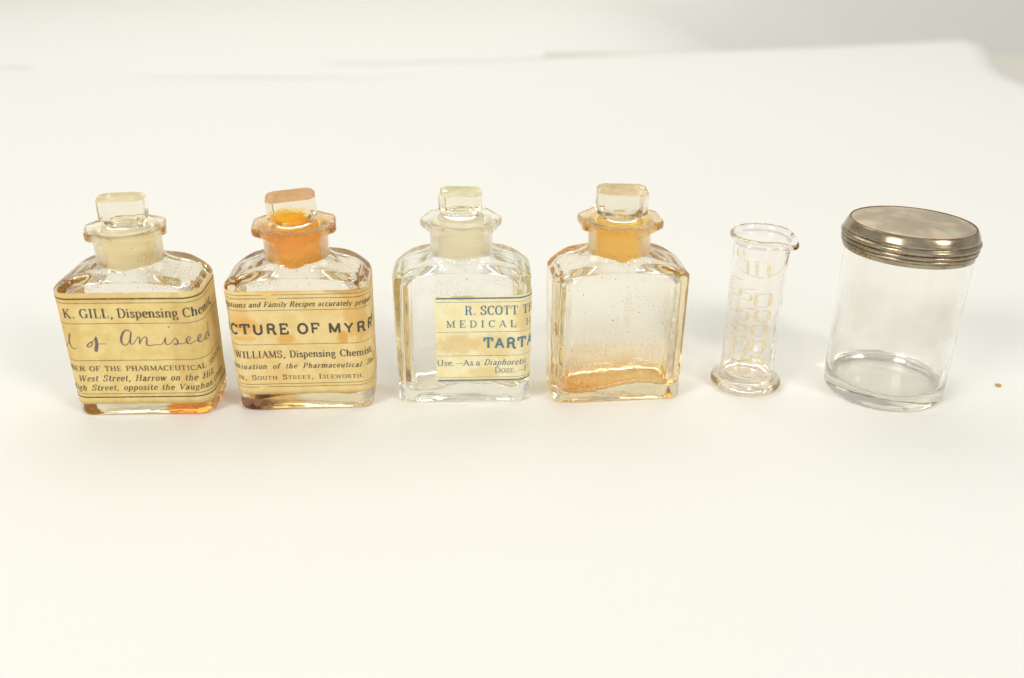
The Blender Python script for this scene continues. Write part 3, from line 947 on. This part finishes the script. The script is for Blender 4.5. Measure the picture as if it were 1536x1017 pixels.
write(I, '', 'R. SCOTT', ' TH', 1.8, 21.2, 36.75, 3.45, .17, .07, track=.05, space=1.0, **SL3)
write(I, '', 'MEDICAL', ' HALL', -5.0, 20.6, 31.75, 2.7, .16, .07, track=.38, space=1.0, **SL3)
write(I, '', 'TAR', 'TAR', 8.5, 20.6, 23.25, 4.0, .20, .20, 0, .09, sans=True, **SL3)
write(I, '', 'Use.-As a', '', -8.9, 7.2, 16.15, 2.35, .15, .07, track=.03, small=False, space=.6, **SL3)
write(I, '', 'Diaphoretic', '', 8.5, 25.0, 16.25, 2.35, .14, .065, .3, .07, **SL3)
write(I, '', 'Dose.', '-F', 12.5, 20.8, 13.0, 2.2, .15, .07, track=.03, small=True, **SL3)
I.build('printing', L, M_ink_blue)

# ================================================================== bottle 4: bare, stained
b4 = thing('medicine_bottle', 'empty unlabelled glass bottle with orange stained neck and rusty film inside base', 'bottle', (38.9, 15.5, 0), 5.5, BOTTLE_GROUP)
g_out = dict(tint=(.995, .99, .975), films=[((0, 0, 68.3), (16, 16, 3.8), (.95, .80, .48), .4, .2, .4)], specks=.02,
              dirt=[((0, 0, 69.2), (17, 17, 1.4), .6, (.82, .60, .26)), ((-9, -6, 69.6), (4, 5, 1.2), .9, (.22, .11, .04)), ((12, -4, 69.6), (5, 8, 1.2), .5, (.62, .42, .16)), ((0, -12, 57), (13, 5, 1.6), .4, (.68, .50, .18)), ((16, 0, 55), (9, 9, 2.5), .3, (.6, .42, .14)), ((2, -13, 38), (1.3, 3, 5.5), .6, (.80, .64, .34)), ((25.3, -4.5, 17), (2, 3.4, 11), .85, (.46, .36, .18))], wav=.12, seed=10)
g_in = dict(tint=(.993, .98, .945), films=[((-2, 0, 5), (34, 22, 9.5), (.985, .85, .54), .8, .09, .5), ((-18, -4, 4), (12, 14, 6), (.95, .70, .32), .5, .2, .4), ((24, 0, 22), (3, 9, 16), (.72, .58, .34), .6, .2, .3)], specks=.03,
             dirt=[((0, -8, 5), (28, 14, 8), .22, (.80, .46, .12)), ((-2, -11, 8), (30, 6, 8), .55, (.97, .66, .25)), ((-12, -11, 5), (16, 6, 7), .6, (.97, .54, .14)), ((0, 9, 9), (26, 6, 6), .6, (.96, .62, .24)), ((-2, -10, 13), (24, 5, 3.5), .35, (.90, .56, .20)), ((-18, -8, 4), (9, 8, 4), .6, (.58, .30, .06)), ((22, -8, 20), (2.5, 5, 14), .6, (.45, .36, .16))], wav=.15, seed=11)
bottle_body(b4, 4, vessel_glass('stained_bottle_glass', g_out, g_in, BORE4, 24, (.80, .61, .05)), lambda x, y: 3.6 * math.exp(-((x - 9) / 13) ** 2) - 2.2, .02, 14.8)
st_g = glass('stained_stopper_glass', (.985, .975, .94), dirt=[((-7, -4, 2.5), (5, 4, 2.5), .5, (.62, .44, .18)), ((0, 0, 10.4), (10, 7, 1.0), .3, (.60, .42, .24)), ((0, 0, 1), (9, 8, 1.5), .5, (.60, .38, .12))], films=[((0, 0, 11), (12, 9, 1.2), (.93, .82, .66), .2, .2, .3)], wav=.15, seed=12)
st_p = frosted('stained_ground_plug', (1.0, .85, .38), (1.0, .75, .22), .12, .95)
stopper(b4, st_g, st_p, M_top4, -4, (1, 1.5), .3, 9.0, 6.4, 11.4, .0, 2.2, seed=4)

# ================================================================== minim measure (small cylinder)
cyl = thing('measuring_cylinder', 'small clear glass measuring cylinder with pouring lip and cut numerals', 'measuring cylinder', (92.3, 19.2, 0))
g_cyl = glass('measure_glass', (.995, .985, .97), 17, (.76, .63, .36), films=[((0, 0, 1.5), (16, 16, 3.4), (.955, .905, .83), .1, .2, .4)], specks=.0, wav=.2, seed=13)
def measure_body():
    n = 120
    prof = [(4, .7), (9, .5), (12.2, .0), (13.1, .5), (13.5, 1.4), (13.55, 2.2), (13.3, 3.0), (12.6, 3.6), (11.6, 3.9), (10.8, 4.0), (10.35, 4.3), (10.15, 5.2), (10.1, 8)]
    prof += [(10.1, 8 + 46 * k / 12) for k in range(1, 13)]
    prof += [(10.1, 56.5), (10.15, 58.2), (10.5, 59.2), (11.3, 60.1), (11.9, 60.8), (12.0, 61.7), (11.6, 62.5), (10.8, 62.7), (10.1, 62.1), (9.55, 60.8), (9.1, 58.5), (8.9, 56)]
    prof += [(8.85, 56 - 47 * k / 12) for k in range(1, 13)]
    prof += [(8.75, 7.6), (8.2, 6.4), (6.5, 5.6), (3, 5.3)]
    az = radians(-38)
    rings = []
    for r, z in prof:
        ring = []
        for i in range(n):
            t = 2 * pi * i / n
            q = (t - az + pi) % (2 * pi) - pi
            w = math.exp(-(q / .36) ** 2) * sm(53.5, 61, z)
            rr_ = r + 1.9 * w - .35 * sm(54, 62, z) * math.exp(-((abs(q) - .62) / .25) ** 2)
            zz = z - 2.0 * math.exp(-(q / .42) ** 2) * sm(57, 62, z)
            ring.append((rr_ * cos(t), rr_ * sin(t), zz))
        rings.append(ring)
    V, Fc = loft(rings, strip=True)
    return rounded(mesh('glass_body', V, Fc, cyl, [g_cyl]))
measure_body()
tn = NT('brown_filled_engraving')
cc = tn.mix(tn.ramp(tn.noise(.7, 3, .6), .35, .7), (.84, .74, .50), (.76, .60, .32))
d1 = tn.n('ShaderNodeBsdfDiffuse'); tn.l(cc, d1.inputs[0])
d2 = tn.n('ShaderNodeBsdfTranslucent'); tn.l(cc, d2.inputs[0])
d3 = tn.n('ShaderNodeBsdfTransparent')
M_cut = tn.done(tn.mixs(.28, tn.mixs(.5, d1.outputs[0], d2.outputs[0]), d3.outputs[0]))
M_line = diffuse('brown_filled_line', (.52, .40, .22))
AZ0 = atan2(-384, -92.5)
def cylwall(s, z, off):
    t = AZ0 + s / 10.15
    return ((10.12 + off) * cos(t), (10.12 + off) * sin(t), z)
E_ = Ink(cylwall, .03)
E_h = Ink(cylwall, .06)
def zp(x, y):
    ax = 477 - (y - 60) * .101
    q = max(-.98, min(.98, (x - ax) * .0385 / 10.1))
    return (math.asin(q) * 10.1, 51 - (y - 60) * .0431 - 4.0 * (1 - sqrt(1 - q * q)) * .0)
def crescent(x, y, h, w, side):
    """half-moon cut: straight edge inwards, bulging to one side (-1 left, 1 right)"""
    P, Ws = [], []
    for k in range(13):
        u = k / 12 - .5
        ww = w * 1.15 * (1 - (2 * u) ** 2) ** .55
        P.append(zp(x + side * (ww / 2 - w / 2) - .10 * u * h, y + u * h))
        Ws.append(max(.04, ww * .0385))
    E_.ribbon(P, Ws)
def lens(x, y, h, w, tilt=0, bend=0):
    P, Ws = [], []
    for k in range(11):
        u = k / 10 - .5
        dx, dy = u * h * sin(radians(tilt)), u * h * cos(radians(tilt))
        P.append(zp(x + dx + bend * (1 - 4 * u * u), y + dy)); Ws.append(max(.05, w * .0385 * 1.2 * (1 - (2 * u) ** 2) ** .6))
    E_.ribbon(P, Ws)
def hair(*pts, w=.15):
    E_ = E_h
    Q = spline(list(pts), 5)
    P = [zp(*q) for q in Q]
    E_.ribbon(P, [w] * len(P))
# the minim sign
for x in (368, 453, 562):
    lens(x, 45, 135, 30)
hair((330, -15), (380, -12)); hair((430, -22), (480, -26)); hair((515, -18), (556, -30))
hair((305, 78), (370, 102), (450, 112), (520, 115)); hair((560, 108), (690, 66))
lens(272, -60, 85, 20); lens(330, -70, 70, 18)
# 60, 50, 40, 30, 20, 10
hair((330, 248), (400, 232), (452, 222)); crescent(308, 275, 62, 34, -1); crescent(404, 305, 62, 30, 1); hair((330, 268), (395, 276)); hair((318, 322), (360, 334), (405, 338))
crescent(450, 320, 128, 36, -1); crescent(586, 315, 118, 46, 1); hair((470, 272), (520, 264), (566, 268)); hair((452, 382), (510, 388), (572, 380))
lens(415, 407, 84, 22, 86); hair((318, 436), (350, 415), (385, 400)); crescent(282, 447, 56, 34, -1); crescent(376, 478, 76, 34, 1); hair((300, 440), (360, 452)); hair((300, 480), (330, 500), (370, 512))
crescent(452, 468, 112, 44, -1); crescent(571, 466, 112, 44, 1); hair((470, 424), (520, 420), (552, 422)); hair((455, 518), (510, 526), (560, 520))
hair((272, 552), (310, 530), (345, 526)); lens(350, 578, 112, 32, 4); crescent(256, 608, 70, 26, -1); hair((270, 565), (330, 580), (395, 585)); hair((270, 620), (320, 635), (370, 640))
crescent(424, 606, 116, 40, -1); crescent(551, 606, 116, 52, 1); hair((446, 560), (500, 554), (530, 558)); hair((425, 658), (490, 664), (540, 656))
lens(332, 672, 112, 26, 78); hair((300, 728), (340, 712), (382, 696)); crescent(262, 730, 66, 36, -1); crescent(356, 778, 66, 32, 1); hair((280, 735), (350, 750)); hair((275, 770), (320, 792), (350, 800))
crescent(411, 746, 124, 52, -1); crescent(537, 750, 116, 52, 1); hair((436, 708), (490, 706), (520, 710)); hair((415, 806), (480, 816), (530, 808))
crescent(250, 824, 64, 36, -1); crescent(345, 850, 72, 44, 1); hair((270, 815), (340, 825)); hair((265, 850), (300, 862), (340, 880)); lens(276, 928, 100, 22, 76)
crescent(408, 896, 86, 44, -1); crescent(520, 900, 100, 46, 1); hair((425, 872), (500, 868))
for x in (290, 390, 485):
    lens(x, 988, 78, 26)
hair((300, 960), (380, 962)); hair((300, 1020), (390, 1024)); hair((400, 958), (480, 960))
# graduations round the left flank
for k in range(30):
    z = 46.5 - k * 1.30
    a0, a1 = -1.50, (-.62 if k % 5 == 0 else -1.0)
    P = [(10.15 * (a0 + (a1 - a0) * q / 8), z) for q in range(9)]
    E_h.ribbon(P, [.14] * 9)
E_.build('engraved_numerals', cyl, M_cut)
E_h.build('engraved_lines', cyl, M_line)

# ================================================================== jar with metal lid
jar = thing('glass_jar', 'round clear glass jar with tarnished silver metal lid and hazy inside', 'jar', (146.3, 17.8, 0))
g_jo = dict(tint=(.993, .993, .98), wav=.05, seed=14)
g_ji = dict(tint=(.995, .992, .98),
            haze=[((-12, -19, 32), (12, 10, 14), .16, (.93, .91, .82)), ((8, -20, 36), (13, 9, 8), .30, (.74, .73, .60)), ((1, -22, 15), (20, 9, 13), .18, (.98, .97, .94)), ((-16, -12, 40), (9, 10, 11), .18, (.76, .71, .54))], wav=.05, seed=15)
def jar_body():
    prof_o = [(3, .9), (12, .7), (18, .3), (21.2, 0), (21.8, .2), (22.15, .8), (22.25, 2)]
    prof_o += [(22.25 + .45 * k / 14, 2 + 57 * k / 14) for k in range(1, 15)]
    prof_o += [(22.6, 60.6), (22.1, 61.2), (21.4, 61.2)]
    prof_i = [(21.0, 60.6), (20.9, 59.6)] + [(20.9 - .3 * k / 14, 59 - 48.5 * k / 14) for k in range(1, 15)]
    prof_i += [(20.55, 7.4), (20.45, 6.6), (20.2, 6.15), (19.6, 5.95), (15, 5.8), (8, 5.75), (2, 5.7)]
    n = 128
    rings = [circle(r, z, n) for r, z in prof_o]
    for r, z in prof_i:
        ring = []
        for x, y, z_ in circle(r, z, n):
            nv = noise.noise_vector(Vector((x, y, z_)) * .06)
            ring.append((x + .06 * nv.x, y + .06 * nv.y, z_))
        rings.append(ring)
    V, Fc = loft(rings, strip=True)
    k = len(prof_o)
    fm = [0 if q // n < k else 1 for q in range((len(rings) - 1) * n)] + [0] * (n // 2 - 1) + [1] * (n // 2 - 1)
    zones(mesh('glass_body', V, Fc, jar, [vessel_glass('jar_glass', g_jo, g_ji, None, 15, (.72, .68, .50))], True), fm)
jar_body()
tm = NT('tarnished_silver')
ml = tm.noise(.10, 4, .6); mf = tm.noise(.55, 4, .65, stretch=(.35, .35, 3))
c = tm.mix(tm.ramp(ml, .40, .66), (.43, .37, .26), (.25, .20, .13))
c = tm.mix(tm.ramp(mf, .60, .78, 0, .7), c, (.26, .15, .07))
zc = tm.sep()[2]
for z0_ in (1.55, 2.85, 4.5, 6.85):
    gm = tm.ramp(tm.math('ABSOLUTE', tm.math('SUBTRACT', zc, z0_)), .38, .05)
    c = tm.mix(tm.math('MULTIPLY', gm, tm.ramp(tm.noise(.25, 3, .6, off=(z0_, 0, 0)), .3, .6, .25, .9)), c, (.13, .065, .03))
pm = tm.bsdf(base_color=c, metallic=1.)
tm.l(tm.ramp(mf, .3, .8, .18, .34), pm.inputs['Roughness'])
tm.l(tm.bump(tm.noise(.8, 3, .6), .05, .0001), pm.inputs['Normal'])
M_silver = tm.done(pm.outputs[0])
tm = NT('worn_lid_disc')
ml = tm.noise(.085, 4, .55, stretch=(1, .7, 1), dist=.6); mf = tm.noise(.7, 4, .65)
c = tm.mix(tm.ramp(ml, .42, .62), (.54, .45, .32), (.70, .58, .41))
c = tm.mix(tm.ramp(tm.noise(.11, 3, .5, off=(7, 3, 0)), .5, .72, 0, .7), c, (.70, .71, .52))
c = tm.mix(tm.ramp(mf, .62, .8, 0, .3), c, (.34, .26, .18))
pm = tm.bsdf(base_color=c, metallic=1.)
tm.l(tm.ramp(ml, .3, .7, .36, .46), pm.inputs['Roughness'])
M_disc = tm.done(pm.outputs[0])
M_copper = diffuse('worn_copper_edge', (.17, .055, .02), .5)
lid = bpy.data.objects.new('lid', None)
lid.empty_display_size = .01
COL.objects.link(lid)
lid.parent = jar
lid.location = (-.0005, 0, .0568)
lid.rotation_euler = (radians(-2.2), radians(1.4), 0)
def arcp(cx, cz, r, a0, a1, n=7):
    return [(cx + r * cos(radians(a0 + (a1 - a0) * k / n)), cz + r * sin(radians(a0 + (a1 - a0) * k / n))) for k in range(n + 1)]
prof = [(23.5, .3), (23.6, 0), (23.95, -.05), (24.1, .2), (24.35, 1.3), (24.3, 1.55)] + arcp(24.25, 2.2, .6, -60, 60) + [(24.4, 2.85)]
prof += arcp(24.35, 3.6, .75, -60, 60) + [(24.35, 4.5), (24.5, 4.65)] + arcp(24.45, 5.5, .95, -65, 65, 9) + [(24.75, 6.5), (24.5, 6.75), (24.45, 7.3), (24.55, 7.5), (24.4, 7.8), (24.1, 8.6), (23.75, 9.3), (23.4, 9.9), (23.15, 10.25), (22.95, 10.45), (22.75, 10.45)]
prof += [(22.5, 10.2), (22.0, 9.8), (23.2, 9.0), (23.0, 4), (23.05, .5)]
V, Fc = lathe([(r * .955, z) for r, z in prof], 128)
o = mesh('lid_rim', V, Fc, lid, [M_silver])
prof = [(0, 12.0), (6, 11.9), (12, 11.55), (17, 11.1), (20.5, 10.7), (22.3, 10.45), (22.6, 10.3), (22.5, 10.0), (0, 9.9)]
V, Fc = lathe([(r * .955, z) for r, z in prof], 128)
mesh('lid_disc', V, Fc, lid, [M_disc])
prof = [(22.62, 10.35)] + arcp(22.72, 10.5, .17, 200, -20, 8) + [(22.85, 10.3)]
V, Fc = lathe([(r * .955, z) for r, z in prof], 128)
mesh('lid_edge', V, Fc, lid, [M_copper])

# ================================================================== crumb on the paper
bm = bmesh.new()
bmesh.ops.create_icosphere(bm, subdivisions=3, radius=1)
for v in bm.verts:
    nv = noise.noise(v.co * 1.7 + Vector((3, 1, 0)))
    v.co = v.co * (1 + .35 * nv)
    v.co = Vector((v.co.x * 1.15, v.co.y * .95, v.co.z * .55 + .45)) * MM
me = bpy.data.meshes.new('crumb'); bm.to_mesh(me); bm.free()
tc = NT('rusty_crumb')
c = tc.mix(tc.noise(1.4, 3, .6), (.62, .36, .10), (.44, .22, .05))
M_crumb = tc.done(tc.bsdf(base_color=c, roughness=.9).outputs[0])
o = link('crumb', me, None, [M_crumb])
o.location = (.1921, .0175, 0)
o['label'] = 'tiny orange brown crumb lying on white paper beside the jar'
o['category'] = 'crumb'
